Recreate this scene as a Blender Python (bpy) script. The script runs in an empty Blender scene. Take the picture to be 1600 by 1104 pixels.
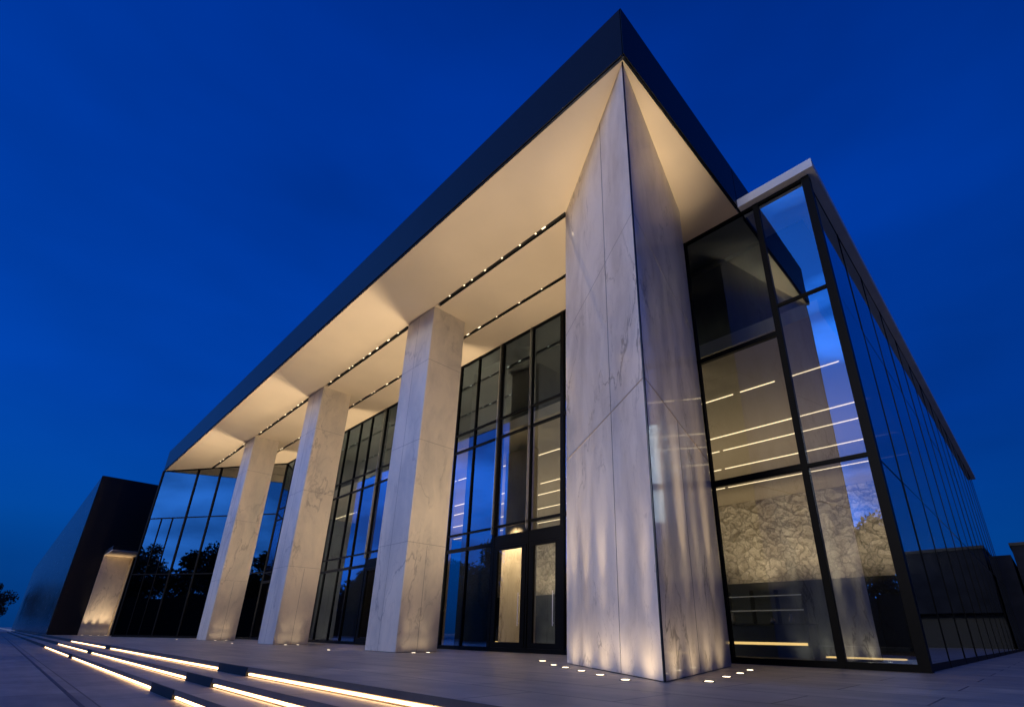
import bpy, bmesh, math, random
from mathutils import Vector, Matrix
random.seed(7)
S = bpy.context.scene
COL = S.collection
# ------------------------------------------------------------------ camera
# axes of the place: x runs away from the plaza into the building, y runs left along the facade
camd = bpy.data.cameras.new('camera'); cam = bpy.data.objects.new('camera', camd); COL.objects.link(cam)
Rv = Vector((0.6935443, -0.72028242, 0.01376741)); Uv = Vector((-0.27578344, -0.24779421, 0.92873114)); Fv = Vector((0.66553723, 0.64791301, 0.37049822))
m = Matrix((Rv, Uv, -Fv)).transposed().to_4x4(); m.translation = Vector((0, 0, .65)); cam.matrix_world = m
camd.sensor_fit = 'HORIZONTAL'; camd.sensor_width = 36; camd.lens = 775.22/1600*36
camd.shift_x = (800-849.78)/1600; camd.shift_y = (681.68-552)/1600
camd.clip_start = .05; camd.clip_end = 3000
S.camera = cam
# ------------------------------------------------------------------ dusk sky
W = bpy.data.worlds.new('World'); S.world = W; W.use_nodes = True
nt = W.node_tree; nt.nodes.clear(); N = nt.nodes.new; LK = nt.links.new
out = N('ShaderNodeOutputWorld'); bg = N('ShaderNodeBackground'); LK(bg.outputs[0], out.inputs[0])
tc = N('ShaderNodeTexCoord'); sep = N('ShaderNodeSeparateXYZ'); LK(tc.outputs['Generated'], sep.inputs[0])
ramp = N('ShaderNodeValToRGB'); LK(sep.outputs['Z'], ramp.inputs[0])
cr = ramp.color_ramp
cr.elements[0].position = 0; cr.elements[0].color = (.001, .032, .16, 1)
cr.elements[1].position = 1; cr.elements[1].color = (.0, .017, .17, 1)
for p_, c_ in ((.14, (.0005, .056, .30, 1)), (.34, (.0003, .050, .37, 1)), (.62, (.0, .042, .36, 1)), (.82, (.0, .032, .30, 1))):
    e = cr.elements.new(p_); e.color = c_
# left / right falloff of the twilight: the right side (towards -y) is deeper
dr = N('ShaderNodeVectorMath'); dr.operation = 'DOT_PRODUCT'; LK(tc.outputs['Generated'], dr.inputs[0]); dr.inputs[1].default_value = (.25, -.97, 0)
mr = N('ShaderNodeMapRange'); LK(dr.outputs['Value'], mr.inputs[0]); mr.inputs[1].default_value = -.2; mr.inputs[2].default_value = .85; mr.inputs[3].default_value = 1.0; mr.inputs[4].default_value = .62
mul = N('ShaderNodeVectorMath'); mul.operation = 'SCALE'; LK(ramp.outputs[0], mul.inputs[0]); LK(mr.outputs[0], mul.inputs['Scale'])
# brighter western glow with soft cloud bank on the plaza side (-x)
dw = N('ShaderNodeVectorMath'); dw.operation = 'DOT_PRODUCT'; LK(tc.outputs['Generated'], dw.inputs[0]); dw.inputs[1].default_value = (-.88, .46, .10)
mw = N('ShaderNodeMapRange'); mw.interpolation_type = 'SMOOTHSTEP'; LK(dw.outputs['Value'], mw.inputs[0]); mw.inputs[1].default_value = .62; mw.inputs[2].default_value = .84
mp = N('ShaderNodeMapping'); LK(tc.outputs['Generated'], mp.inputs[0]); mp.inputs['Scale'].default_value = (1.5, 1.5, 5)
nz = N('ShaderNodeTexNoise'); LK(mp.outputs[0], nz.inputs['Vector']); nz.inputs['Scale'].default_value = 1.7; nz.inputs['Detail'].default_value = 5; nz.inputs['Distortion'].default_value = .4
cl = N('ShaderNodeValToRGB'); LK(nz.outputs[0], cl.inputs[0]); cl.color_ramp.elements[0].position = .42; cl.color_ramp.elements[0].color = (.30, .30, .30, 1); cl.color_ramp.elements[1].position = .62
mg = N('ShaderNodeMath'); mg.operation = 'MULTIPLY'; LK(mw.outputs[0], mg.inputs[0]); LK(cl.outputs[0], mg.inputs[1])
glow = N('ShaderNodeVectorMath'); glow.operation = 'SCALE'; glow.inputs[0].default_value = (.09, .55, 2.1); LK(mg.outputs[0], glow.inputs['Scale'])
ad = N('ShaderNodeVectorMath'); ad.operation = 'ADD'; LK(mul.outputs[0], ad.inputs[0]); LK(glow.outputs[0], ad.inputs[1])
mp3 = N('ShaderNodeMapping'); LK(tc.outputs['Generated'], mp3.inputs[0]); mp3.inputs['Scale'].default_value = (1, 1, 2.5)
nz3 = N('ShaderNodeTexNoise'); LK(mp3.outputs[0], nz3.inputs['Vector']); nz3.inputs['Scale'].default_value = 1.6; nz3.inputs['Detail'].default_value = 4
mr3 = N('ShaderNodeMapRange'); LK(nz3.outputs[0], mr3.inputs[0]); mr3.inputs[1].default_value = .3; mr3.inputs[2].default_value = .7; mr3.inputs[3].default_value = .80; mr3.inputs[4].default_value = 1.14
sc3 = N('ShaderNodeVectorMath'); sc3.operation = 'SCALE'; LK(ad.outputs[0], sc3.inputs[0]); LK(mr3.outputs[0], sc3.inputs['Scale'])
LK(sc3.outputs[0], bg.inputs[0]); bg.inputs[1].default_value = 1.0
# last light of the dusk, low over the plaza
sl = bpy.data.lights.new('sun', 'SUN'); sun = bpy.data.objects.new('sun', sl); COL.objects.link(sun)
sl.energy = .66; sl.angle = math.radians(11); sl.color = (1.0, .90, .72)
sun.rotation_euler = Vector((.90, .015, -.28)).to_track_quat('-Z', 'Y').to_euler()
S.view_settings.view_transform = 'Standard'; S.view_settings.look = 'None'; S.view_settings.exposure = 0; S.view_settings.gamma = 1
S.cycles.use_denoising = True; S.cycles.sample_clamp_indirect = 6; S.cycles.transparent_max_bounces = 24; S.cycles.max_bounces = 8; S.cycles.glossy_bounces = 4
S.cycles.caustics_reflective = False; S.cycles.caustics_refractive = False
WARM = (1.0, .72, .42); SOFT = (1.0, .76, .49)

# ------------------------------------------------------------------ helpers
def box(bm, x0, x1, y0, y1, z0, z1):
    vs = [bm.verts.new((x, y, z)) for z in (z0, z1) for x, y in ((x0, y0), (x1, y0), (x1, y1), (x0, y1))]
    for f in ((3, 2, 1, 0), (4, 5, 6, 7), (0, 1, 5, 4), (1, 2, 6, 5), (2, 3, 7, 6), (3, 0, 4, 7)): bm.faces.new([vs[i] for i in f])
def prism(bm, pts, z0, z1):
    a = [bm.verts.new((x, y, z0)) for x, y in pts]; b = [bm.verts.new((x, y, z1)) for x, y in pts]; n = len(pts)
    bm.faces.new(a[::-1]); bm.faces.new(b)
    for i in range(n): bm.faces.new((a[i], a[(i+1) % n], b[(i+1) % n], b[i]))
def cyl(bm, x, y, z0, z1, r, n=16):
    prism(bm, [(x+r*math.cos(2*math.pi*i/n), y+r*math.sin(2*math.pi*i/n)) for i in range(n)], z0, z1)
def bar(bm, p, q, t, z0, z1, off=0.0):
    """upright slab between plan points p and q, thickness t, shifted sideways by off"""
    p = Vector(p); q = Vector(q); d = (q-p).normalized(); n = Vector((-d.y, d.x))
    a = n*(off-t/2); b = n*(off+t/2)
    prism(bm, [tuple(p+a), tuple(q+a), tuple(q+b), tuple(p+b)], z0, z1)
def obj(name, bm, mat, parent=None, bevel=0, smooth=False):
    bmesh.ops.recalc_face_normals(bm, faces=bm.faces)
    if bevel: bmesh.ops.bevel(bm, geom=list(bm.edges), offset=bevel, segments=2, affect='EDGES', profile=.5)
    me = bpy.data.meshes.new(name); bm.to_mesh(me); bm.free()
    if smooth:
        for f in me.polygons: f.use_smooth = True
    me.materials.append(mat)
    o = bpy.data.objects.new(name, me); COL.objects.link(o)
    if parent: o.parent = parent
    return o
def B(): return bmesh.new()
def tag(o, label=None, cat=None, group=None, kind=None):
    if label: o['label'] = label
    if cat: o['category'] = cat
    if group: o['group'] = group
    if kind: o['kind'] = kind
    return o
def thing(name, label, cat, group=None, loc=(0, 0, 0)):
    o = bpy.data.objects.new(name, None); COL.objects.link(o); o.location = loc; o.empty_display_size = .3
    return tag(o, label, cat, group)
def ground_thing(name, bm, mat, kind='structure'):
    return tag(obj(name, bm, mat), kind=kind)

# ------------------------------------------------------------------ materials
def newmat(name):
    M = bpy.data.materials.new(name); M.use_nodes = True
    return M, M.node_tree, M.node_tree.nodes['Principled BSDF']
def simple(name, c, rough=.5, metal=0, noise=0, scale=3, bump=0):
    M, t, p = newmat(name)
    p.inputs['Base Color'].default_value = (*c, 1); p.inputs['Roughness'].default_value = rough; p.inputs['Metallic'].default_value = metal
    if noise or bump:
        tcn = t.nodes.new('ShaderNodeTexCoord'); n = t.nodes.new('ShaderNodeTexNoise'); n.inputs['Scale'].default_value = scale; n.inputs['Detail'].default_value = 8
        t.links.new(tcn.outputs['Object'], n.inputs['Vector'])
        if noise:
            r = t.nodes.new('ShaderNodeValToRGB'); t.links.new(n.outputs[0], r.inputs[0])
            r.color_ramp.elements[0].position = .3; r.color_ramp.elements[1].position = .7
            r.color_ramp.elements[0].color = (*[v*(1-noise) for v in c], 1); r.color_ramp.elements[1].color = (*[min(1, v*(1+noise)) for v in c], 1)
            t.links.new(r.outputs[0], p.inputs['Base Color'])
        if bump:
            b = t.nodes.new('ShaderNodeBump'); b.inputs['Strength'].default_value = bump; b.inputs['Distance'].default_value = .02
            t.links.new(n.outputs[0], b.inputs['Height']); t.links.new(b.outputs[0], p.inputs['Normal'])
    return M
def marble(name, base=(.82, .75, .64), vein=(.20, .19, .19), cloud=(.52, .50, .50), rough=.34, vscale=.55, vamt=.75, warp=1.6, zs=.42):
    M, t, p = newmat(name); n = t.nodes.new; l = t.links.new
    tcn = n('ShaderNodeTexCoord'); mp_ = n('ShaderNodeMapping'); l(tcn.outputs['Object'], mp_.inputs[0])
    mp_.inputs['Rotation'].default_value = (.5, .35, .2); mp_.inputs['Scale'].default_value = (1, 1, zs)
    warpn = n('ShaderNodeTexNoise'); l(mp_.outputs[0], warpn.inputs['Vector']); warpn.inputs['Scale'].default_value = .6; warpn.inputs['Detail'].default_value = 6
    add = n('ShaderNodeVectorMath'); add.operation = 'MULTIPLY_ADD'; l(warpn.outputs['Color'], add.inputs[0]); add.inputs[1].default_value = (warp,)*3; l(mp_.outputs[0], add.inputs[2])
    def ridge(scale, width, det=7):
        nn = n('ShaderNodeTexNoise'); l(add.outputs[0], nn.inputs['Vector']); nn.inputs['Scale'].default_value = scale; nn.inputs['Detail'].default_value = det; nn.inputs['Roughness'].default_value = .55
        s = n('ShaderNodeMath'); s.operation = 'SUBTRACT'; l(nn.outputs[0], s.inputs[0]); s.inputs[1].default_value = .5
        a = n('ShaderNodeMath'); a.operation = 'ABSOLUTE'; l(s.outputs[0], a.inputs[0])
        m_ = n('ShaderNodeMapRange'); l(a.outputs[0], m_.inputs[0]); m_.inputs[1].default_value = 0; m_.inputs[2].default_value = width; m_.inputs[3].default_value = 1; m_.inputs[4].default_value = 0; m_.interpolation_type = 'SMOOTHSTEP'
        return m_
    v1 = ridge(vscale, .012); v2 = ridge(vscale*2.6, .010)
    msk = n('ShaderNodeTexNoise'); l(mp_.outputs[0], msk.inputs['Vector']); msk.inputs['Scale'].default_value = .45; msk.inputs['Detail'].default_value = 3
    mk = n('ShaderNodeMapRange'); l(msk.outputs[0], mk.inputs[0]); mk.inputs[1].default_value = .42; mk.inputs[2].default_value = .62
    vs = n('ShaderNodeMath'); vs.operation = 'MULTIPLY'; l(v2.outputs[0], vs.inputs[0]); vs.inputs[1].default_value = .45
    vm = n('ShaderNodeMath'); vm.operation = 'MAXIMUM'; l(v1.outputs[0], vm.inputs[0]); l(vs.outputs[0], vm.inputs[1])
    vk = n('ShaderNodeMath'); vk.operation = 'MULTIPLY'; l(vm.outputs[0], vk.inputs[0]); l(mk.outputs[0], vk.inputs[1])
    vk2 = n('ShaderNodeMath'); vk2.operation = 'MULTIPLY'; l(vk.outputs[0], vk2.inputs[0]); vk2.inputs[1].default_value = vamt
    cn = n('ShaderNodeTexNoise'); l(add.outputs[0], cn.inputs['Vector']); cn.inputs['Scale'].default_value = .7; cn.inputs['Detail'].default_value = 9; cn.inputs['Roughness'].default_value = .62
    cc = n('ShaderNodeMapRange'); l(cn.outputs[0], cc.inputs[0]); cc.inputs[1].default_value = .40; cc.inputs[2].default_value = .68
    mx = n('ShaderNodeMix'); mx.data_type = 'RGBA'; l(cc.outputs[0], mx.inputs['Factor']); mx.inputs['A'].default_value = (*base, 1); mx.inputs['B'].default_value = (*cloud, 1)
    m2 = n('ShaderNodeMix'); m2.data_type = 'RGBA'; l(vk2.outputs[0], m2.inputs['Factor']); l(mx.outputs['Result'], m2.inputs['A']); m2.inputs['B'].default_value = (*vein, 1)
    l(m2.outputs['Result'], p.inputs['Base Color']); p.inputs['Roughness'].default_value = rough
    return M
def paving(name, c, w, hgt, rot=0, rough=.42, joint=.30, off=.5, streak=.36, wall=False):
    M, t, p = newmat(name); n = t.nodes.new; l = t.links.new
    tcn = n('ShaderNodeTexCoord'); mp_ = n('ShaderNodeMapping'); l(tcn.outputs['Object'], mp_.inputs[0]); mp_.inputs['Rotation'].default_value = (0, 0, rot)
    if wall:
        sx = n('ShaderNodeSeparateXYZ'); cx_ = n('ShaderNodeCombineXYZ'); l(tcn.outputs['Object'], sx.inputs[0]); l(sx.outputs['Y'], cx_.inputs['X']); l(sx.outputs['Z'], cx_.inputs['Y']); l(cx_.outputs[0], mp_.inputs[0])
    br = n('ShaderNodeTexBrick'); l(mp_.outputs[0], br.inputs['Vector']); br.inputs['Scale'].default_value = 1
    br.offset = off; br.inputs['Brick Width'].default_value = w; br.inputs['Row Height'].default_value = hgt; br.inputs['Mortar Size'].default_value = .017; br.inputs['Mortar Smooth'].default_value = .3
    br.inputs['Color1'].default_value = (*c, 1); br.inputs['Color2'].default_value = (*[v*.80 for v in c], 1); br.inputs['Mortar'].default_value = (*[v*joint for v in c], 1)
    nn = n('ShaderNodeTexNoise'); l(mp_.outputs[0], nn.inputs['Vector']); nn.inputs['Scale'].default_value = .9; nn.inputs['Detail'].default_value = 10; nn.inputs['Roughness'].default_value = .62
    mr_ = n('ShaderNodeMapRange'); l(nn.outputs[0], mr_.inputs[0]); mr_.inputs[1].default_value = .3; mr_.inputs[2].default_value = .7; mr_.inputs[3].default_value = 1-streak; mr_.inputs[4].default_value = 1+streak*.6
    mp2 = n('ShaderNodeMapping'); l(tcn.outputs['Object'], mp2.inputs[0]); mp2.inputs['Scale'].default_value = (3, .35, 1)
    n2 = n('ShaderNodeTexNoise'); l(mp2.outputs[0], n2.inputs['Vector']); n2.inputs['Scale'].default_value = 1.2; n2.inputs['Detail'].default_value = 6
    m3 = n('ShaderNodeMapRange'); l(n2.outputs[0], m3.inputs[0]); m3.inputs[1].default_value = .35; m3.inputs[2].default_value = .65; m3.inputs[3].default_value = .86; m3.inputs[4].default_value = 1.08
    ml = n('ShaderNodeMath'); ml.operation = 'MULTIPLY'; l(mr_.outputs[0], ml.inputs[0]); l(m3.outputs[0], ml.inputs[1])
    sc_ = n('ShaderNodeVectorMath'); sc_.operation = 'SCALE'; l(br.outputs['Color'], sc_.inputs[0]); l(ml.outputs[0], sc_.inputs['Scale'])
    l(sc_.outputs[0], p.inputs['Base Color'])
    rr = n('ShaderNodeMapRange'); l(nn.outputs[0], rr.inputs[0]); rr.inputs[3].default_value = rough-.1; rr.inputs[4].default_value = rough+.14; l(rr.outputs[0], p.inputs['Roughness'])
    b = n('ShaderNodeBump'); b.inputs['Strength'].default_value = .35; b.inputs['Distance'].default_value = .006
    l(br.outputs['Fac'], b.inputs['Height']); b.invert = True
    b2 = n('ShaderNodeBump'); b2.inputs['Strength'].default_value = .15; b2.inputs['Distance'].default_value = .01; n4 = n('ShaderNodeTexNoise'); l(tcn.outputs['Object'], n4.inputs['Vector']); n4.inputs['Scale'].default_value = 14; n4.inputs['Detail'].default_value = 4
    l(n4.outputs[0], b2.inputs['Height']); l(b.outputs[0], b2.inputs['Normal']); l(b2.outputs[0], p.inputs['Normal'])
    return M
def glass(name, tint=(.55, .62, .66), base=.10, ior=1.55, gcol=(.92, .97, 1), wob=.004):
    M = bpy.data.materials.new(name); M.use_nodes = True; t = M.node_tree; t.nodes.clear(); n = t.nodes.new; l = t.links.new
    o = n('ShaderNodeOutputMaterial'); mx = n('ShaderNodeMixShader'); tr = n('ShaderNodeBsdfTransparent'); gl = n('ShaderNodeBsdfGlossy'); fr = n('ShaderNodeFresnel')
    tr.inputs[0].default_value = (*tint, 1); gl.inputs[0].default_value = (*gcol, 1); gl.inputs['Roughness'].default_value = 0.0; fr.inputs[0].default_value = ior
    m_ = n('ShaderNodeMath'); m_.operation = 'MULTIPLY_ADD'; l(fr.outputs[0], m_.inputs[0]); m_.inputs[1].default_value = 1-base; m_.inputs[2].default_value = base; m_.use_clamp = True
    ge = n('ShaderNodeNewGeometry'); bk = n('ShaderNodeMath'); bk.operation = 'SUBTRACT'; bk.inputs[0].default_value = 1; l(ge.outputs['Backfacing'], bk.inputs[1]); mb = n('ShaderNodeMath'); mb.operation = 'MULTIPLY'; l(m_.outputs[0], mb.inputs[0]); l(bk.outputs[0], mb.inputs[1]); l(mb.outputs[0], mx.inputs[0]); l(tr.outputs[0], mx.inputs[1]); l(gl.outputs[0], mx.inputs[2]); l(mx.outputs[0], o.inputs[0])
    tcn = n('ShaderNodeTexCoord'); nn = n('ShaderNodeTexNoise'); l(tcn.outputs['Object'], nn.inputs['Vector']); nn.inputs['Scale'].default_value = .45; nn.inputs['Detail'].default_value = 1
    b = n('ShaderNodeBump'); b.inputs['Strength'].default_value = 1; b.inputs['Distance'].default_value = wob; l(nn.outputs[0], b.inputs['Height']); l(b.outputs[0], gl.inputs['Normal'])
    return M
def emit(name, c, s):
    M = bpy.data.materials.new(name); M.use_nodes = True; t = M.node_tree; t.nodes.clear(); o = t.nodes.new('ShaderNodeOutputMaterial'); e = t.nodes.new('ShaderNodeEmission')
    e.inputs[0].default_value = (*c, 1); e.inputs[1].default_value = s; t.links.new(e.outputs[0], o.inputs[0]); return M

M_marble = marble('marble_pale', vein=(.17, .15, .13), cloud=(.52, .47, .41), vamt=.75)
pm = M_marble.node_tree.nodes['Principled BSDF']; pm.inputs['Coat Weight'].default_value = .5; pm.inputs['Coat Roughness'].default_value = .05
M_marble2 = marble('marble_pale_fine', vscale=.4, vamt=.5, base=(.80, .72, .60), cloud=(.56, .52, .46), rough=.42)
M_joint = simple('joint_brass', (.42, .32, .19), .5, .3)
M_seam = simple('joint_dark', (.16, .15, .15), .7)
M_trim = simple('trim_dark_metal', (.03, .035, .045), .3, .8)
M_fascia = simple('fascia_navy_metal', (.004, .006, .009), .42, 0, noise=.12, scale=.6)
M_soffit = simple('soffit_plaster', (.82, .70, .53), .75, noise=.05, scale=.35)
M_slot = simple('slot_black', (.012, .011, .010), .6)
M_frame = simple('mullion_dark', (.005, .0055, .006), .45, 0)
M_frame.node_tree.nodes['Principled BSDF'].inputs['Specular IOR Level'].default_value = .08
M_fascia.node_tree.nodes['Principled BSDF'].inputs['Specular IOR Level'].default_value = .20
M_corn = simple('cornice_grey_metal', (.86, .85, .83), .5, 0, noise=.08, scale=1)
M_deck = paving('deck_stone', (.47, .40, .31), 2.4, 1.2, rot=math.radians(90))
M_plaza = paving('plaza_stone', (.40, .345, .28), 3.0, 1.5, rot=math.radians(90), rough=.5)
M_step = paving('step_stone', (.51, .435, .36), 40, 2.6, off=0)
M_groove = simple('groove_drain', (.05, .05, .055), .5)
M_dark = simple('dark_cladding', (.003, .003, .004), .6, 0, noise=.2, scale=.5)
M_farstone = simple('far_stone', (.022, .024, .03), .9, 0, noise=.3, scale=.6)
M_farstone.node_tree.nodes['Principled BSDF'].inputs['Specular IOR Level'].default_value = .1
M_glass = glass('glass_front', tint=(.82, .85, .84), base=.16, gcol=(.52, .74, 1))
M_glass_corner = glass('glass_corner', tint=(.80, .84, .86), base=.38, gcol=(.72, .88, 1))
M_glass_side = glass('glass_side', tint=(.16, .20, .27), base=.46, gcol=(.85, .93, 1))
M_glass_dark = glass('glass_skew', tint=(.28, .34, .40), base=.20)
M_inwall = marble('inner_stone', base=(.66, .60, .52), cloud=(.34, .30, .25), vein=(.10, .07, .05), vscale=1.9, vamt=1.0, rough=.5, warp=1.5, zs=1.0)
M_pier = marble('pier_stone', base=(.58, .50, .40), cloud=(.32, .27, .20), vein=(.12, .09, .06), vscale=1.3, vamt=.9, rough=.5, warp=2.0)
def craggy(M):
    t = M.node_tree; p = t.nodes['Principled BSDF']; n = t.nodes.new; l = t.links.new
    tcn = n('ShaderNodeTexCoord'); nn = n('ShaderNodeTexNoise'); l(tcn.outputs['Object'], nn.inputs['Vector']); nn.inputs['Scale'].default_value = 1.1; nn.inputs['Detail'].default_value = 5
    ad_ = n('ShaderNodeVectorMath'); ad_.operation = 'MULTIPLY_ADD'; l(nn.outputs['Color'], ad_.inputs[0]); ad_.inputs[1].default_value = (1.6,)*3; l(tcn.outputs['Object'], ad_.inputs[2])
    vo = n('ShaderNodeTexVoronoi'); l(ad_.outputs[0], vo.inputs['Vector']); vo.inputs['Scale'].default_value = 1.5; vo.feature = 'F1'
    ve = n('ShaderNodeTexVoronoi'); l(ad_.outputs[0], ve.inputs['Vector']); ve.inputs['Scale'].default_value = 1.5; ve.feature = 'DISTANCE_TO_EDGE'
    mr_ = n('ShaderNodeMapRange'); l(ve.outputs['Distance'], mr_.inputs[0]); mr_.inputs[2].default_value = .09; mr_.inputs[3].default_value = .42; mr_.inputs[4].default_value = 1
    old = p.inputs['Base Color'].links[0].from_socket; sc_ = n('ShaderNodeVectorMath'); sc_.operation = 'SCALE'; l(old, sc_.inputs[0]); l(mr_.outputs[0], sc_.inputs['Scale']); l(sc_.outputs[0], p.inputs['Base Color'])
    b = n('ShaderNodeBump'); b.inputs['Strength'].default_value = 1; b.inputs['Distance'].default_value = .25; l(vo.outputs['Distance'], b.inputs['Height']); l(b.outputs[0], p.inputs['Normal'])
craggy(M_inwall)
M_inceil = simple('inner_ceiling', (.42, .36, .28), .7)
M_indark = simple('inner_dark', (.012, .012, .012), .5)
M_infloor = simple('inner_floor', (.12, .11, .10), .2)
M_lens = emit('ground_lens', (1, .80, .55), 7)
M_led = emit('step_led', (1, .62, .29), 8.0)
M_dl = emit('downlight_lens', (1, .76, .46), 3)
M_strip = emit('ceiling_strip', (1, .74, .44), 2.8)
M_gold = emit('shelf_glow', (1, .62, .22), 1.6)
M_leaf = simple('leaf', (.030, .045, .020), .6, noise=.3, scale=1)
M_bark = simple('bark', (.06, .045, .03), .85, bump=.5, scale=8)

# ------------------------------------------------------------------ ground
H = 14.5
DX = 3.60                        # front edge of the deck
b = B(); box(b, -400, 700, -500, 900, -1.2, -.48); ground_thing('plaza_ground', b, M_plaza)
b = B(); box(b, DX+.115, 600, -300, 800, -.47, 0); ground_thing('deck_ground', b, M_deck)
b = B()
yy = -40
while yy < 180:
    box(b, 1.27, 1.33, yy, yy+2.96, -.479, -.474); yy += 3.0
ground_thing('drainage_channel', b, M_groove)

# three lit steps. z tops: 0 (deck edge nosing), -.16, -.32
GAPS = [(-6.0, -4.2), (11.3, 13.1), (28.3, 29.4), (44.0, 400)]
SEG = [(-20, -6.0), (-4.2, 11.3), (13.1, 28.3), (29.4, 44.0)]
steps = [(DX, 0.0, 'topmost lit stone step, edge of the raised deck in front of the columns', M_deck),
         (3.05, -.16, 'middle one of the three lit stone steps below the columns', M_step),
         (2.50, -.32, 'lowest lit stone step, rising straight from the plaza paving', M_step)]
for i, (x, z, lab, mt) in enumerate(steps):
    st = thing('stone_step', lab, 'step', 'lit steps along the plaza', (x, 0, z-.16))
    def ob(n, bm, mat): 
        bmesh.ops.translate(bm, verts=bm.verts, vec=(-x, 0, -(z-.16))); return obj(n, bm, mat, st)
    xb = (x+.57) if i else x+.12
    # nosing slab overhangs a recess that holds the light strip
    y0, y1 = -60, 160
    b = B(); box(b, x, xb, y0, y1, z-.085, z+(.004 if i == 0 else 0)); s_ = ob('tread', b, mt)
    b = B(); box(b, x+.05, x+.11, y0, y1, z-.16, z-.085); ob('riser', b, M_step)
    for (a, c) in GAPS:
        c = min(c, y1); b = B(); box(b, x-.012, x+.05, a, c, z-.16, z-.0855); box(b, x-.012, x-.0005, a, c, z-.0855, z-.004); ob('end_block', b, M_dark)
    for (a, c) in SEG:
        b = B(); box(b, x+.028, x+.049, a+.03, c-.03, z-.138, z-.108); ob('light_strip', b, M_led)
# in-ground uplights ---------------------------------------------------------
def spot(parent, loc, aim, watts, angle, blend=.6, col=SOFT, size=.07, name='lamp'):
    l_ = bpy.data.lights.new(name, 'SPOT'); l_.energy = watts; l_.spot_size = math.radians(angle); l_.spot_blend = blend; l_.color = col; l_.shadow_soft_size = size
    o = bpy.data.objects.new(name, l_); COL.objects.link(o); o.parent = parent
    p0 = Vector(parent.location) if parent else Vector((0, 0, 0))
    o.location = Vector(loc)-p0; o.rotation_euler = (Vector(aim)-Vector(loc)).to_track_quat('-Z', 'Y').to_euler()
    return o
def uplight(x, y, label, group, aim=None, watts=60, angle=40, r=.068, z=0.0, blend=.7, lamps=None, col=SOFT):
    t = thing('ground_light', label, 'uplight', group, (x, y, z))
    b = B(); n = 24
    # ring: annulus with a little thickness
    for k in range(n):
        a0, a1 = 2*math.pi*k/n, 2*math.pi*(k+1)/n
        P = lambda a, rr, zz: b.verts.new((rr*math.cos(a), rr*math.sin(a), zz))
        q = [P(a0, r, .008), P(a1, r, .008), P(a1, r*1.45, .008), P(a0, r*1.45, .008)]; b.faces.new(q)
        q = [P(a0, r*1.45, .008), P(a1, r*1.45, .008), P(a1, r*1.5, .001), P(a0, r*1.5, .001)]; b.faces.new(q)
    bmesh.ops.remove_doubles(b, verts=b.verts, dist=.0001)
    obj('ring', b, M_trim, t)
    b = B(); cyl(b, 0, 0, .001, .010, r*.98, 24); obj('lens', b, M_lens, t)
    for (aim_, w_, an_, bl_) in (lamps or [(aim, watts, angle, blend)]):
        spot(t, (x, y, z+.05), aim_, w_, an_, bl_, col, .22 if w_ > 2500 else .06)
    return t
ordn = ['first', 'second', 'third', 'fourth', 'fifth', 'sixth']
# left face of the wedge column
A = Vector((7.32, 4.48)); Lp = Vector((10.04, 8.87)); Rp = Vector((12.72, 5.90)); Bp = Vector((12.70, 8.87))
for i, (x, y) in enumerate(((7.19, 5.12), (7.70, 6.02), (8.24, 6.90), (8.78, 7.80), (9.24, 8.57))):
    d = Vector((.85, -.527)) * .62
    uplight(x, y, '%s uplight from the front edge along the left face of the wedge column' % ordn[i], 'uplights round the wedge column',
            lamps=[((x+d.x*.9, y+d.y*.9, 3.6), 85*(.75+.5*random.random()), 36, 1), ((x+d.x*.95, y+d.y*.95, 5.6), 820*(.35+1.2*random.random()), 22, 1), ((x+d.x*1.5, y+d.y*1.5, 1.1), 20, 130, 1), ((x-d.x*6, y-d.y*6, 12), 130, 50, 1.0)])
for i, (x, y) in enumerate(((8.04, 4.13), (9.25, 4.41), (10.38, 4.66), (11.58, 4.97))):
    d = Vector((-.26, .965)) * .55
    uplight(x, y, '%s uplight from the front edge along the right face of the wedge column' % ordn[i], 'uplights round the wedge column',
            lamps=[((x+d.x*.9, y+d.y*.9, 3.6), 85*(.7+.6*random.random()), 36, 1), ((x+d.x*.95, y+d.y*.95, 5.6), 820*(.35+1.2*random.random()), 22, 1), ((x+d.x*1.5, y+d.y*1.5, 1.1), 20, 130, 1), ((x-d.x*6, y-d.y*6, 12), 150, 50, 1.0), ((x+d.x*.9, y+d.y*.9, 9.5), 1500, 16, 1)])
CN = ['nearest square column', 'middle square column', 'farthest square column']
CY = [16.79, 28.46, 40.53]; CW = [2.2, 2.2, 2.3]
for k, y in enumerate(CY):
    for j, x in enumerate((10.45, 11.05)):
        uplight(x, y-.42, '%s in-ground uplight at the right-hand side of the %s' % (('front', 'rear')[j], CN[k]), 'uplights beside the square columns', r=.07,
                lamps=[((x, y+.15, 4.5), 24, 66, 1), ((x, y+.3, 1.2), 4.0, 130, 1), ((x+.1, y-5, 12), 150, 50, 1)])
    uplight(10.8, y+CW[k]+.42, 'In-ground floodlight left of the %s' % CN[k], 'floodlights for the ceiling', r=.09,
            lamps=[((10.4, y+CW[k]+2.5, 10), 5300, 150, 1.0)])
    uplight(9.05, y+CW[k]+1.0, 'small in-ground light in front of and left of the %s' % CN[k], 'small lights in front of the columns', r=.06, lamps=[((9.0, y+CW[k]+1.5, 10), 120, 60, 1.0)])
uplight(10.35, 10.0, 'In-ground floodlight tucked behind the left corner of the big wedge column', 'floodlights for the ceiling', r=.09, lamps=[((10.0, 13.5, 10), 3800, 130, 1.0)])

# ------------------------------------------------------------------ museum building
T = thing('museum_building', 'large glass museum with sharp dark flat canopy on four pale marble columns', 'building')
FA = 14.27                                  # plane of the glass facade
SK0 = Vector((7.22, 57.0)); SK1 = Vector((FA, 45.6))      # skew glass wall
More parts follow.
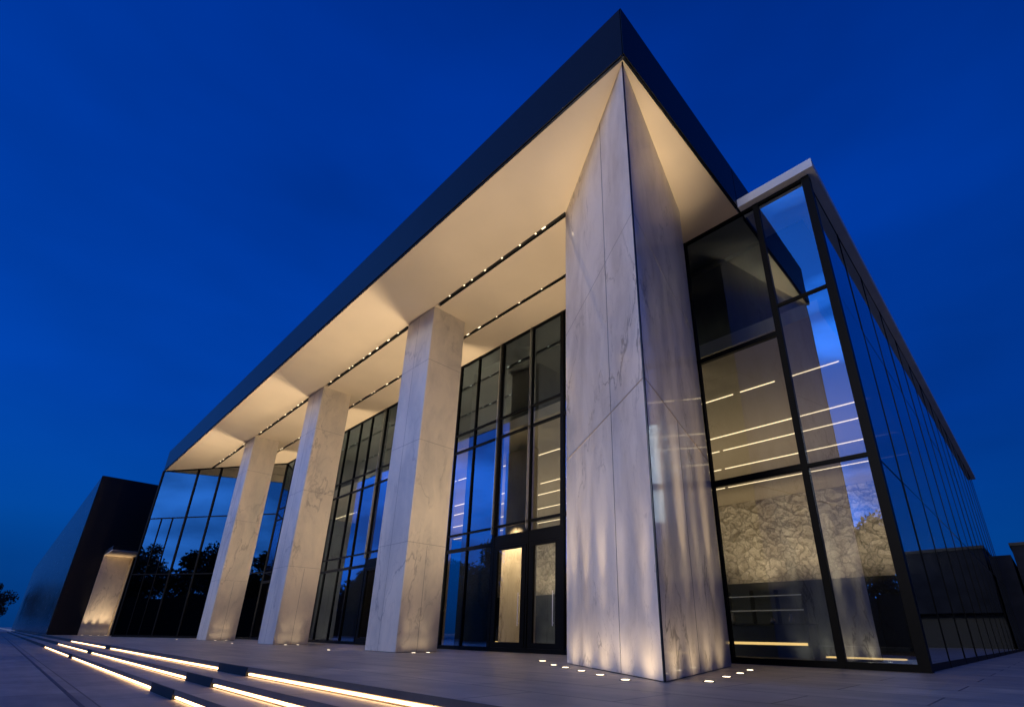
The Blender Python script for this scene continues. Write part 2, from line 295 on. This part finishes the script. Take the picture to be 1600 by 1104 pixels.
# roof slab + fascia
b = B(); prism(b, [(7.22, 4.38), (13.9, 4.38), (40, 4.38), (40, 75), (16, 75), (7.22, 57.0)], 14.62, 16.36); obj('canopy_roof', b, M_fascia, T)
b = B()
bar(b, (7.20, 4.36), (7.20, 57.0), .04, 14.53, 16.42, 0); bar(b, (7.18, 4.36), (13.93, 4.36), .04, 14.53, 16.42, 0); bar(b, (13.97, 4.36), (40, 4.36), .04, 14.9, 16.42, 0); bar(b, (7.2, 57.0), (16, 75), .04, 14.53, 16.42, 0)
obj('fascia', b, M_fascia, T)
b = B(); bar(b, (7.24, 4.36), (7.24, 57), .05, 14.47, 14.528, 0); bar(b, (7.2, 4.40), (13.93, 4.40), .05, 14.471, 14.527, 0); obj('drip_edge', b, M_trim, T)
# soffit in three strips around two light slots
S1, S1b, S2, S2b = 9.98, 10.17, 12.42, 12.58
b = B()
def sof(x0, x1, ya=4.43):
    f = lambda x: 57.0 + (x-7.22)*(45.6-57.0)/(FA-7.22)
    prism(b, [(x0, ya), (x1, ya), (x1, f(x1)), (x0, f(x0))], 14.50, 14.60)
sof(7.27, S1); sof(S1b, S2); sof(S2b, FA)
box(b, S1, S1b, 4.43, 8.85, 14.5, 14.6); box(b, S2, S2b, 4.43, 8.95, 14.5, 14.6)
for k, y in enumerate(CY): box(b, S1, S1b, y-.15, y+CW[k]+.12, 14.5, 14.6)
obj('soffit', b, M_soffit, T)
def slot(x0, x1, y0, y1, n, first=False):
    b = B(); box(b, x0-.03, x0, y0, y1, 14.505, 14.605); box(b, x1, x1+.03, y0, y1, 14.505, 14.605); box(b, x0-.03, x1+.03, y0, y1, 14.605, 14.619)
    # small baffles across
    yv = y0+.2
    while yv < y1-.2: box(b, x0, x1, yv, yv+.03, 14.56, 14.605); yv += .9
    s_ = obj('light_slot', b, M_slot, T)
    for k in range(n):
        yv = y0+.4+(y1-y0-.8)*(k+.5+random.uniform(-.42, .42))/n
        L_ = random.choice((.05, .06, .08, .18))
        b = B(); box(b, x0+.03, x0+.085, yv, yv+L_, 14.535, 14.57); obj('downlight', b, M_dl, s_, bevel=.008)
slot(S1, S1b, 8.97, CY[0]-.15, 8); slot(S1, S1b, CY[0]+CW[0]+.12, CY[1]-.15, 9); slot(S1, S1b, CY[1]+CW[1]+.12, CY[2]-.15, 8); slot(S1, S1b, CY[2]+CW[2]+.12, 51.0, 6)
slot(S2, S2b, 9.0, 47.6, 30)

# columns
def square_column(y, w, lab):
    x0, x1 = 9.98, 11.71
    b = B(); box(b, x0, x1, y, y+w, .012, 14.498)
    c = obj('column', b, M_marble2, T, bevel=.012); c['label'] = lab
    # recessed shadow plinth and panel joints (thin proud seams 2 mm)
    j = B(); e = .0022
    ym = y+w*.56
    box(j, x0-e, x0+.01, ym-.006, ym+.006, .02, 14.49)
    for z in (3.85, 8.0, 11.75):
        box(j, x0-e, x1+e, y-e, y+w+e, z-.005, z+.005)
    box(j, x0+.86, x0+.872, y-e, y+.01, .02, 3.8)
    obj('panel_joint', j, M_seam, c)
    p_ = B(); box(p_, x0+.02, x1-.02, y+.02, y+w-.02, 0, .014); obj('plinth', p_, M_trim, c)
square_column(CY[0], CW[0], 'square marble column nearest the wedge column')
square_column(CY[1], CW[1], 'middle square marble column')
square_column(CY[2], CW[2], 'far left square marble column')
b = B(); prism(b, [tuple(A), tuple(Rp), tuple(Bp), tuple(Lp)], .012, 14.498)
wc = obj('column', b, M_marble, T, bevel=.01); wc['label'] = 'big wedge-shaped marble column under the canopy corner'
b = B()
def outl(e): 
    c0 = (A+Lp+Rp+Bp)/4; return [tuple(p+(p-c0).normalized()*e) for p in (A, Rp, Bp, Lp)]
for z in (5.25,): prism(b, outl(.006), z-.014, z+.014)
obj('brass_joint', b, M_joint, wc)
b = B()
for z in (9.4,): prism(b, outl(.005), z-.005, z+.005)
q = A.lerp(Lp, .33); d = (Lp-A).normalized()
bar(b, tuple(q), tuple(q+d*.012), .012, .02, 14.49, 0)
q = A.lerp(Rp, .42); d = (Rp-A).normalized()
bar(b, tuple(q), tuple(q+d*.010), .009, .02, 5.23, 0)
obj('panel_joint', b, M_seam, wc)
b = B(); cyl(b, A.x+.006, A.y+.006, .012, 14.49, .022, 10); obj('edge_trim', b, M_trim, wc)
b = B(); prism(b, outl(-.03), 0, .014); obj('plinth', b, M_trim, wc)

# curtain walls -------------------------------------------------------------
def wall_frame_panes(p, q, cuts, rows, glassm, mt=.075, md=.16, tt=.08, H1=14.5, heavy=(), proud=.03, label=None, base_h=.16, jit=.0012, pane_rows=None):
    """curtain wall from plan point p to q; cuts are distances along it, rows are transom heights"""
    p = Vector(p); q = Vector(q); d = (q-p).normalized(); nrm = Vector((-d.y, d.x)); L_ = (q-p).length
    b = B()
    def seg(a, c, z0, z1, th, off=0): bar(b, tuple(p+d*a), tuple(p+d*c), th, z0, z1, off)
    for c in cuts:
        w = mt*(2.4 if c in heavy else 1)
        seg(c-w/2, c+w/2, .0, H1-.003, md)
    cs = sorted(cuts)
    for a, c in zip(cs[:-1], cs[1:]):
        wa = mt*(2.4 if a in heavy else 1)/2; wc_ = mt*(2.4 if c in heavy else 1)/2
        seg(a+wa, c-wc_, 0, base_h, md-.02); seg(a+wa, c-wc_, H1-.09, H1-.004, md-.02)
        for r in rows(a, c) if callable(rows) else rows: seg(a+wa, c-wc_, r[0], r[1], md-.03)
    fr = obj('curtain_wall', b, M_frame, T)
    if label: fr['label'] = label
    for a, c in zip(cs[:-1], cs[1:]):
        rr = sorted(rows(a, c) if callable(rows) else rows)
        zz = [base_h]+[v for r in rr for v in r]+[H1-.09]
        for z0, z1 in zip(zz[0::2], zz[1::2]):
            if z1-z0 < .2: continue
            b = B(); g = .02
            P0 = p+d*(a+g); P1 = p+d*(c-g)
            j1 = random.uniform(-jit, jit)*(c-a); 
            bar(b, tuple(P0-nrm*j1), tuple(P1+nrm*j1), .016, z0-.01, z1+.01, 0)
            # slight lean of the pane
            k = random.uniform(-jit, jit)*(z1-z0)
            for v in b.verts:
                s_ = (1 if v.co.z > (z0+z1)/2 else -1)*k
                v.co.x += nrm.x*s_; v.co.y += nrm.y*s_
            obj('pane', b, M_glass_corner if (glassm is M_glass and c < 2) else glassm, fr)
    return fr
front_y = [2.23, 3.86, 6.54, 8.6, 10.7, 12.78, 14.66, 16.84, 18.72, 20.3, 22.4, 24.5, 26.4, 28.35, 30.3, 31.9, 33.9, 36.0, 38.1, 40.2, 42.0, 43.8, 45.6]
DOORS = {(12.78, 14.66), (14.66, 16.84), (24.5, 26.4), (26.4, 28.35), (36.0, 38.1)}
cuts = [y-2.23 for y in front_y]
def front_rows(a, c):
    ya, yc = round(a+2.23, 2), round(c+2.23, 2)
    r = [(9.26, 9.36), (10.24, 10.32)]
    if (ya, yc) in DOORS: r = [(4.12, 4.62), (4.98, 5.08)] + r
    elif ya > 12: r = [(4.20, 4.36), (4.98, 5.06)] + r
    elif ya < 3: r = [(4.98, 5.08), (10.24, 10.32)]
    else: r = [(4.94, 5.12)] + [(9.26, 9.42)]
    return r
heavy = {cuts[1], cuts[5], cuts[7]}
front = wall_frame_panes((FA, 2.23), (FA, 45.6), cuts, front_rows, M_glass, heavy=heavy, label='main glass facade behind the columns')
# corner post
b = B(); box(b, FA-.10, FA+.16, 2.13, 2.36, 0, 14.49); obj('corner_post', b, M_frame, T)
# slender polished fins standing proud of the main mullions
M_fin = simple('fin_metal', (.75, .73, .70), .25, .95)
for y in (14.66, 16.84, 26.4, 28.35, 38.1):
    b = B(); box(b, FA-.22, FA-.085, y-.010, y+.010, 4.7, 14.45); obj('fin', b, M_fin, T)
# skew wall
Ls = (SK1-SK0).length
skc = [0.0, 4.0, 6.5, 8.6, 10.9, Ls]
fs = wall_frame_panes(tuple(SK0), tuple(SK1), skc, [(5.0, 5.08), (9.9, 9.98)], M_glass_dark, mt=.14, label='angled glass wall closing the left end of the porch')
b = B()
for s_ in (1.4, 2.6):
    dd = (SK1-SK0).normalized(); q0 = SK0+dd*(s_-.03); q1 = SK0+dd*(s_+.03); bar(b, tuple(q0), tuple(q1), .12, .17, 9.9, 0)
obj('mullion', b, M_frame, T)
# wall running on beyond the skew corner
b = B(); prism(b, [(7.26, 57.1), (16, 75), (40, 75), (40, 57.1)], 0, 14.49); obj('rear_wing', b, M_dark, T)
# side wall
side_c = [0.0]+[3.2*k for k in range(1, 14)]+[44.2]
wall_frame_panes((FA+.18, 2.23), (FA+44.38, 2.23), side_c, [(4.99, 5.04), (10.25, 10.29)], M_glass_side, mt=.04, md=.05, label='long glass side wall right of the corner', jit=.0009)
# cornice / roof of the glass volume
b = B(); prism(b, [(13.96, 1.93), (59.2, 1.93), (59.2, 4.3), (14.6, 4.3), (14.6, 4.35), (13.96, 4.35)], 14.52, 14.86); obj('cornice', b, M_corn, T)
b = B(); box(b, 14.0, 59.1, 4.42, 46, 14.603, 14.615); obj('roof_slab', b, M_dark, T)
# interior ---------------------------------------------------------------
b = B(); box(b, FA+.12, 58, 2.4, 45.4, .002, .02); obj('interior_floor', b, M_infloor, T)
b = B(); box(b, FA+1.1, 37, 2.9, 45.4, 10.2, 10.7)
ic = obj('interior_ceiling', b, M_inceil, T)
for x, w in ((19.0, .03), (23.2, .055), (25.2, .055), (28.3, .07), (32.3, .07)):
    yy = 3.2+random.random()
    while yy < 44:
        ln = random.uniform(6.0, 12.0) if x > 20 else random.uniform(.6, 2.2)
        b = B(); box(b, x, x+w, yy, min(yy+ln, 45), 10.17, 10.198); obj('strip_light', b, M_strip, ic); yy += ln+random.uniform(.15, .5)
b = B(); box(b, 37, 37.4, 2.9, 45.4, 4.3, 10.19); obj('stone_wall', b, M_inwall, T)
b = B(); box(b, 36.9, 37.5, 2.9, 45.4, .02, 4.28); obj('dark_wall', b, M_indark, T)
b = B(); box(b, 16, 58, 2.9, 45.4, 14.3, 14.49); obj('upper_ceiling', b, M_indark, T)
b = B(); box(b, 37.6, 57, 2.9, 3.1, .02, 14.2); obj('inner_partition', b, M_indark, T)
# pale piers and dark cores inside
for x0, x1, y0, y1, z1, mt_, nm in ((17.6, 18.2, 18.1, 20.1, 10.15, M_pier, 'stone_pier'), (17.6, 18.2, 33.2, 35.4, 10.15, M_pier, 'stone_pier'),
        (15.0, 15.5, 17.9, 20.2, 14.28, M_indark, 'dark_core'), (15.2, 15.9, 30.2, 32.6, 14.28, M_indark, 'dark_core'), (15.6, 16.4, 40, 44.5, 14.28, M_indark, 'dark_core'), (20, 20.7, 29.0, 30.3, 10.15, M_pier, 'stone_pier')):
    b = B(); box(b, x0, x1, y0, y1, .02, z1); obj(nm, b, mt_, T, bevel=.01)
def lampo(loc, aim, w, ang, col=WARM, size=.2): 
    return spot(T, loc, aim, w, ang, .8, col, size, 'interior_lamp')
lampo((16.7, 19.0, 6.5), (17.6, 19.2, 2.2), 3200, 75); lampo((16.8, 34.2, 7.0), (17.6, 34.2, 1.8), 3600, 80)
for y in (4.5, 9, 14, 20, 27, 35): lampo((33.5, y, 4.4), (37, y, 7.8), 560, 120, SOFT)
for y in (6, 13, 21, 30, 40):
    l_ = bpy.data.lights.new('interior_wash', 'AREA'); l_.energy = 260; l_.size = 8; l_.color = SOFT; l_.shape = 'SQUARE'
    o = bpy.data.objects.new('interior_wash', l_); COL.objects.link(o); o.parent = T; o.location = (26, y, 4.6); o.rotation_euler = (math.pi, 0, 0)
# doors --------------------------------------------------------------------
for (ya, yc) in sorted(DOORS):
    b = B(); f0, f1 = FA-.07, FA+.03; g = .24
    y0, y1 = ya+.10, yc-.10
    box(b, f0, f1, y0, y0+g, .162, 4.11); box(b, f0, f1, y1-g, y1, .162, 4.11); box(b, f0, f1, y0+g, y1-g, 3.98, 4.11); box(b, f0, f1, y0+g, y1-g, .162, .36)
    dr_ = obj('door', b, M_frame, T)
    b = B(); cyl(b, FA-.13, y0+g+.07, .95, 2.2, .016, 10); box(b, FA-.13, FA-.07, y0+g+.06, y0+g+.08, 1.05, 1.07); box(b, FA-.13, FA-.07, y0+g+.06, y0+g+.08, 2.08, 2.10); obj('handle', b, M_corn, dr_)

# furniture inside: long dark counters with a glowing shelf -----------------------
def counter(x, y0, y1, hgt, zl, lab):
    t = thing('reception_counter', lab, 'counter', 'counters inside the lobby', (x, (y0+y1)/2, .02)); c0 = Vector((x, (y0+y1)/2, .02))
    def ob(n, bm, mat): bmesh.ops.translate(bm, verts=bm.verts, vec=-c0); return obj(n, bm, mat, t)
    b = B(); box(b, x, x+.8, y0, y1, .02, hgt-.06); ob('body', b, M_indark)
    b = B(); box(b, x-.1, x+.9, y0-.1, y1+.1, hgt-.058, hgt); ob('counter_top', b, M_frame)
    b = B(); box(b, x-.03, x-.004, y0+.1, y1-.1, zl, zl+.09); ob('light_strip', b, M_gold)
counter(20.0, 6.3, 9.6, 1.15, .42, 'dark counter with golden light line behind the glass right of the wedge column')
counter(21.0, 13.0, 16.2, 1.3, .55, 'dark counter seen through the entrance doors beside the wedge column')
counter(19.2, 20.8, 25.0, 1.1, .2, 'dark counter behind the glass between the two nearest square columns')
sh = thing('shelf_unit', 'tall dark shelf unit standing far back in the lobby behind the golden counter', 'shelf', None, (29, 12.6, .02))
b = B(); box(b, .5, .56, -3.4, 3.4, 0, 3.1); obj('back_panel', b, M_indark, sh)
for k in range(6):
    b = B(); yk = -3.4+k*1.35; box(b, 0, .49, yk, yk+.05, 0, 3.1); obj('upright', b, M_frame, sh)
for k in range(4):
    b = B(); box(b, -.02, .0, -3.4, 3.4, .5+k*.75, .55+k*.75); obj('shelf_edge', b, M_corn, sh)
for i, (x, y) in enumerate(((20.25, 6.9), (20.3, 7.6), (20.2, 9.1))):
    vz = thing('vase', 'small vase on the golden counter behind the glass, %s from the right' % ordn[i], 'vase', 'vases on the lobby counter', (x, y, 1.152))
    b = B(); hh = (.34, .22, .42)[i]
    prof = [(.0, .05), (.25, .10), (.55, .09), (.8, .04), (1, .06)]; ring = []
    for t_, rr in prof: ring.append([b.verts.new((rr*math.cos(2*math.pi*q/14), rr*math.sin(2*math.pi*q/14), t_*hh)) for q in range(14)])
    for a_, c_ in zip(ring[:-1], ring[1:]):
        for q in range(14): b.faces.new((a_[q], a_[(q+1) % 14], c_[(q+1) % 14], c_[q]))
    b.faces.new(ring[0][::-1])
    obj('vessel', b, M_joint, vz, smooth=True)
bt = thing('lobby_bench', 'low bench with a glowing underside behind the corner pane of the glass volume', 'bench', None, (17.2, 4.2, .02))
b = B(); box(b, -.3, .3, -1.3, 1.0, .36, .44); obj('seat', b, M_indark, bt)
b = B(); box(b, -.26, .26, -1.2, .9, .0, .12); obj('base', b, M_indark, bt)
b = B(); box(b, -.22, .2, -1.1, .8, .125, .16); obj('light_strip', b, M_gold, bt)

# ------------------------------------------------------------------ dark hall on the left
D = thing('dark_hall', 'tall black clad hall left of the museum with one lit stone panel', 'building')
M_hallside = paving('hall_side_panels', (.012, .018, .03), 3.2, 1.4, rough=.22, joint=.25, wall=True)
M_hallside.node_tree.nodes['Principled BSDF'].inputs['Specular IOR Level'].default_value = .28
YD = 68.0
b = B(); box(b, 3.72, 30, YD, 200, 0, 15.5); obj('wall', b, M_dark, D)
b = B(); box(b, 3.66, 3.715, YD+.02, 199.9, .1, 15.48); obj('side_cladding', b, M_hallside, D)
b = B(); box(b, 5.9, 8.1, YD-.10, YD-.003, .0, 7.5); obj('lit_panel', b, M_marble2, D)
b = B(); box(b, 5.9, 9.2, 62.5, YD-.004, 7.51, 7.6); obj('entrance_soffit', b, M_soffit, D)
b = B(); box(b, 5.88, 9.22, 62.48, YD-.003, 7.605, 7.95); obj('entrance_canopy', b, M_dark, D)
b = B(); box(b, 8.1, 8.16, 66.4, YD-.003, .0, 7.5); obj('bronze_fin', b, M_joint, D)
for i, x in enumerate((6.2, 6.8, 7.4, 7.95)):
    uplight(x, YD-.55, '%s from the left of four uplights below the lit panel of the black hall' % ordn[i], 'uplights at the black hall', r=.09,
            lamps=[((x, YD-.08, 3.2), 260 if i < 3 else 60, 34, 1), ((x, YD-.2, 10), 250, 50, 1)], col=WARM)

# clipped hedge across the plaza (mirrored in the glass)
M_hedge = simple('hedge_green', (.02, .03, .014), .8, 0, noise=.4, scale=4, bump=1)
hb = B(); rh = random.Random(5)
ny = 130
for k in range(ny):
    y0 = -60+k*2; 
    vs = []
    box(hb, -33+rh.uniform(-.3, .3), -31.2+rh.uniform(-.3, .3), y0, y0+1.999, -.48, 4.9+rh.uniform(-.35, .5))
for k in range(14000):
    c = Vector((rh.uniform(-33.3, -30.9), rh.uniform(-60, 200), rh.uniform(-.3, 5.6))); u = Vector((rh.gauss(0, 1), rh.gauss(0, 1), rh.gauss(0, 1))).normalized(); v = u.orthogonal().normalized(); s_ = .16
    hb.faces.new([hb.verts.new(c+u*s_), hb.verts.new(c+v*s_*.7), hb.verts.new(c-u*s_), hb.verts.new(c-v*s_*.7)])
tag(obj('hedge', hb, M_hedge), 'long dark hedge across the plaza, mirrored low in the glass', 'hedge')

# low stone building far right
E_ = thing('low_stone_building', 'long low dark stone building beyond the right end of the glass side wall', 'building')
b = B(); box(b, 66, 90, -140, 1.2, 3.2, 9.2); obj('upper_wall', b, M_farstone, E_)
b = B(); box(b, 67.5, 90, -140, 1.1, 0, 3.19); obj('recessed_base', b, M_dark, E_)
b = B(); box(b, 65.9, 90.1, -140.1, 1.3, 9.202, 9.5); obj('coping', b, M_dark, E_)
b = B(); box(b, 66, 110, 1.4, 30, 0, 8.4); obj('rear_wall', b, M_farstone, E_)

# ------------------------------------------------------------------ trees
def tree_meshes(seed, hgt=12):
    r = random.Random(seed); b = B()
    # trunk + limbs
    def limb(p0, p1, r0, r1, n=7):
        d = (p1-p0).normalized(); u = d.orthogonal().normalized(); v = d.cross(u)
        a = [b.verts.new(p0+(u*math.cos(2*math.pi*i/n)+v*math.sin(2*math.pi*i/n))*r0) for i in range(n)]
        c = [b.verts.new(p1+(u*math.cos(2*math.pi*i/n)+v*math.sin(2*math.pi*i/n))*r1) for i in range(n)]
        for i in range(n): b.faces.new((a[i], a[(i+1) % n], c[(i+1) % n], c[i]))
    top = Vector((r.uniform(-.4, .4), r.uniform(-.4, .4), hgt*.55)); limb(Vector((0, 0, 0)), top, .26, .14); clumps = []
    for k in range(11):
        z = hgt*r.uniform(.06, .55); a = r.uniform(0, 6.28); rad = r.uniform(1.6, 3.8); s0 = top*(z/(hgt*.55)); e = Vector((math.cos(a)*rad, math.sin(a)*rad, z+hgt*r.uniform(.08, .32)))
        limb(s0, e, .09, .03, 5); clumps.append((e, r.uniform(1.2, 2.1)))
    for k in range(6): clumps.append((Vector((r.uniform(-1.6, 1.6), r.uniform(-1.6, 1.6), hgt*r.uniform(.65, .95))), r.uniform(.9, 1.6)))
    tm = bpy.data.meshes.new('trunk'); b.to_mesh(tm); b.free(); tm.materials.append(M_bark)
    b = B()
    for c, rad in clumps:
        for k in range(int(230*rad)):
            d = Vector((r.gauss(0, 1), r.gauss(0, 1), r.gauss(0, .8))); d = d.normalized()*rad*(r.random()**.45)*1.15
            p0 = c+d; s_ = r.uniform(.14, .32); u = Vector((r.gauss(0, 1), r.gauss(0, 1), r.gauss(0, 1))).normalized(); v = u.orthogonal().normalized()
            b.faces.new([b.verts.new(p0+u*s_), b.verts.new(p0+v*s_*.6), b.verts.new(p0-u*s_), b.verts.new(p0-v*s_*.6)])
    cm = bpy.data.meshes.new('crown'); b.to_mesh(cm); b.free(); cm.materials.append(M_leaf)
    return tm, cm
TM = [tree_meshes(s) for s in (1, 2, 3)]
def tree(x, y, z, k, s, rz, label, group):
    t = thing('tree', label, 'tree', group, (x, y, z)); t.rotation_euler = (0, 0, rz); t.scale = (s, s, s*random.uniform(.92, 1.12))
    for nm, me in zip(('trunk', 'crown'), TM[k]):
        o = bpy.data.objects.new(nm, me); COL.objects.link(o); o.parent = t
lefts = [(-9, 150, 'dark tree on the far left edge beyond the plaza'), (-2.5, 185, 'dark tree beside the far end of the black hall'), (-5.5, 168, 'dark tree between two others on the far left skyline'), (-13, 160, 'outermost dark tree at the left edge of the view'), (-16, 190, 'distant dark tree behind the outermost one on the left')]
for i, (x, y, lb) in enumerate(lefts): tree(x, y, -.48, i % 3, (.75, .95, .85, .9, 1.1)[i], i*2.1, lb, 'trees on the left skyline')
n = 0
for yv in range(-60, 160, 5):
    x = -34-random.uniform(0, 14); tree(x, yv+random.uniform(-3, 3), -.48, n % 3, random.uniform(1.0, 1.45), random.uniform(0, 6.28), 'dark leafy tree across the plaza, a silhouette mirrored in the glass facade', 'trees across the plaza'); n += 1
for xv in range(20, 60, 9):
    tree(xv+random.uniform(-2, 2), -38-random.uniform(0, 8), 0, n % 3, random.uniform(.5, .75), random.uniform(0, 6.28), 'dark leafy tree on the right side lawn, seen only mirrored in the side glass', 'trees mirrored in the side glass'); n += 1
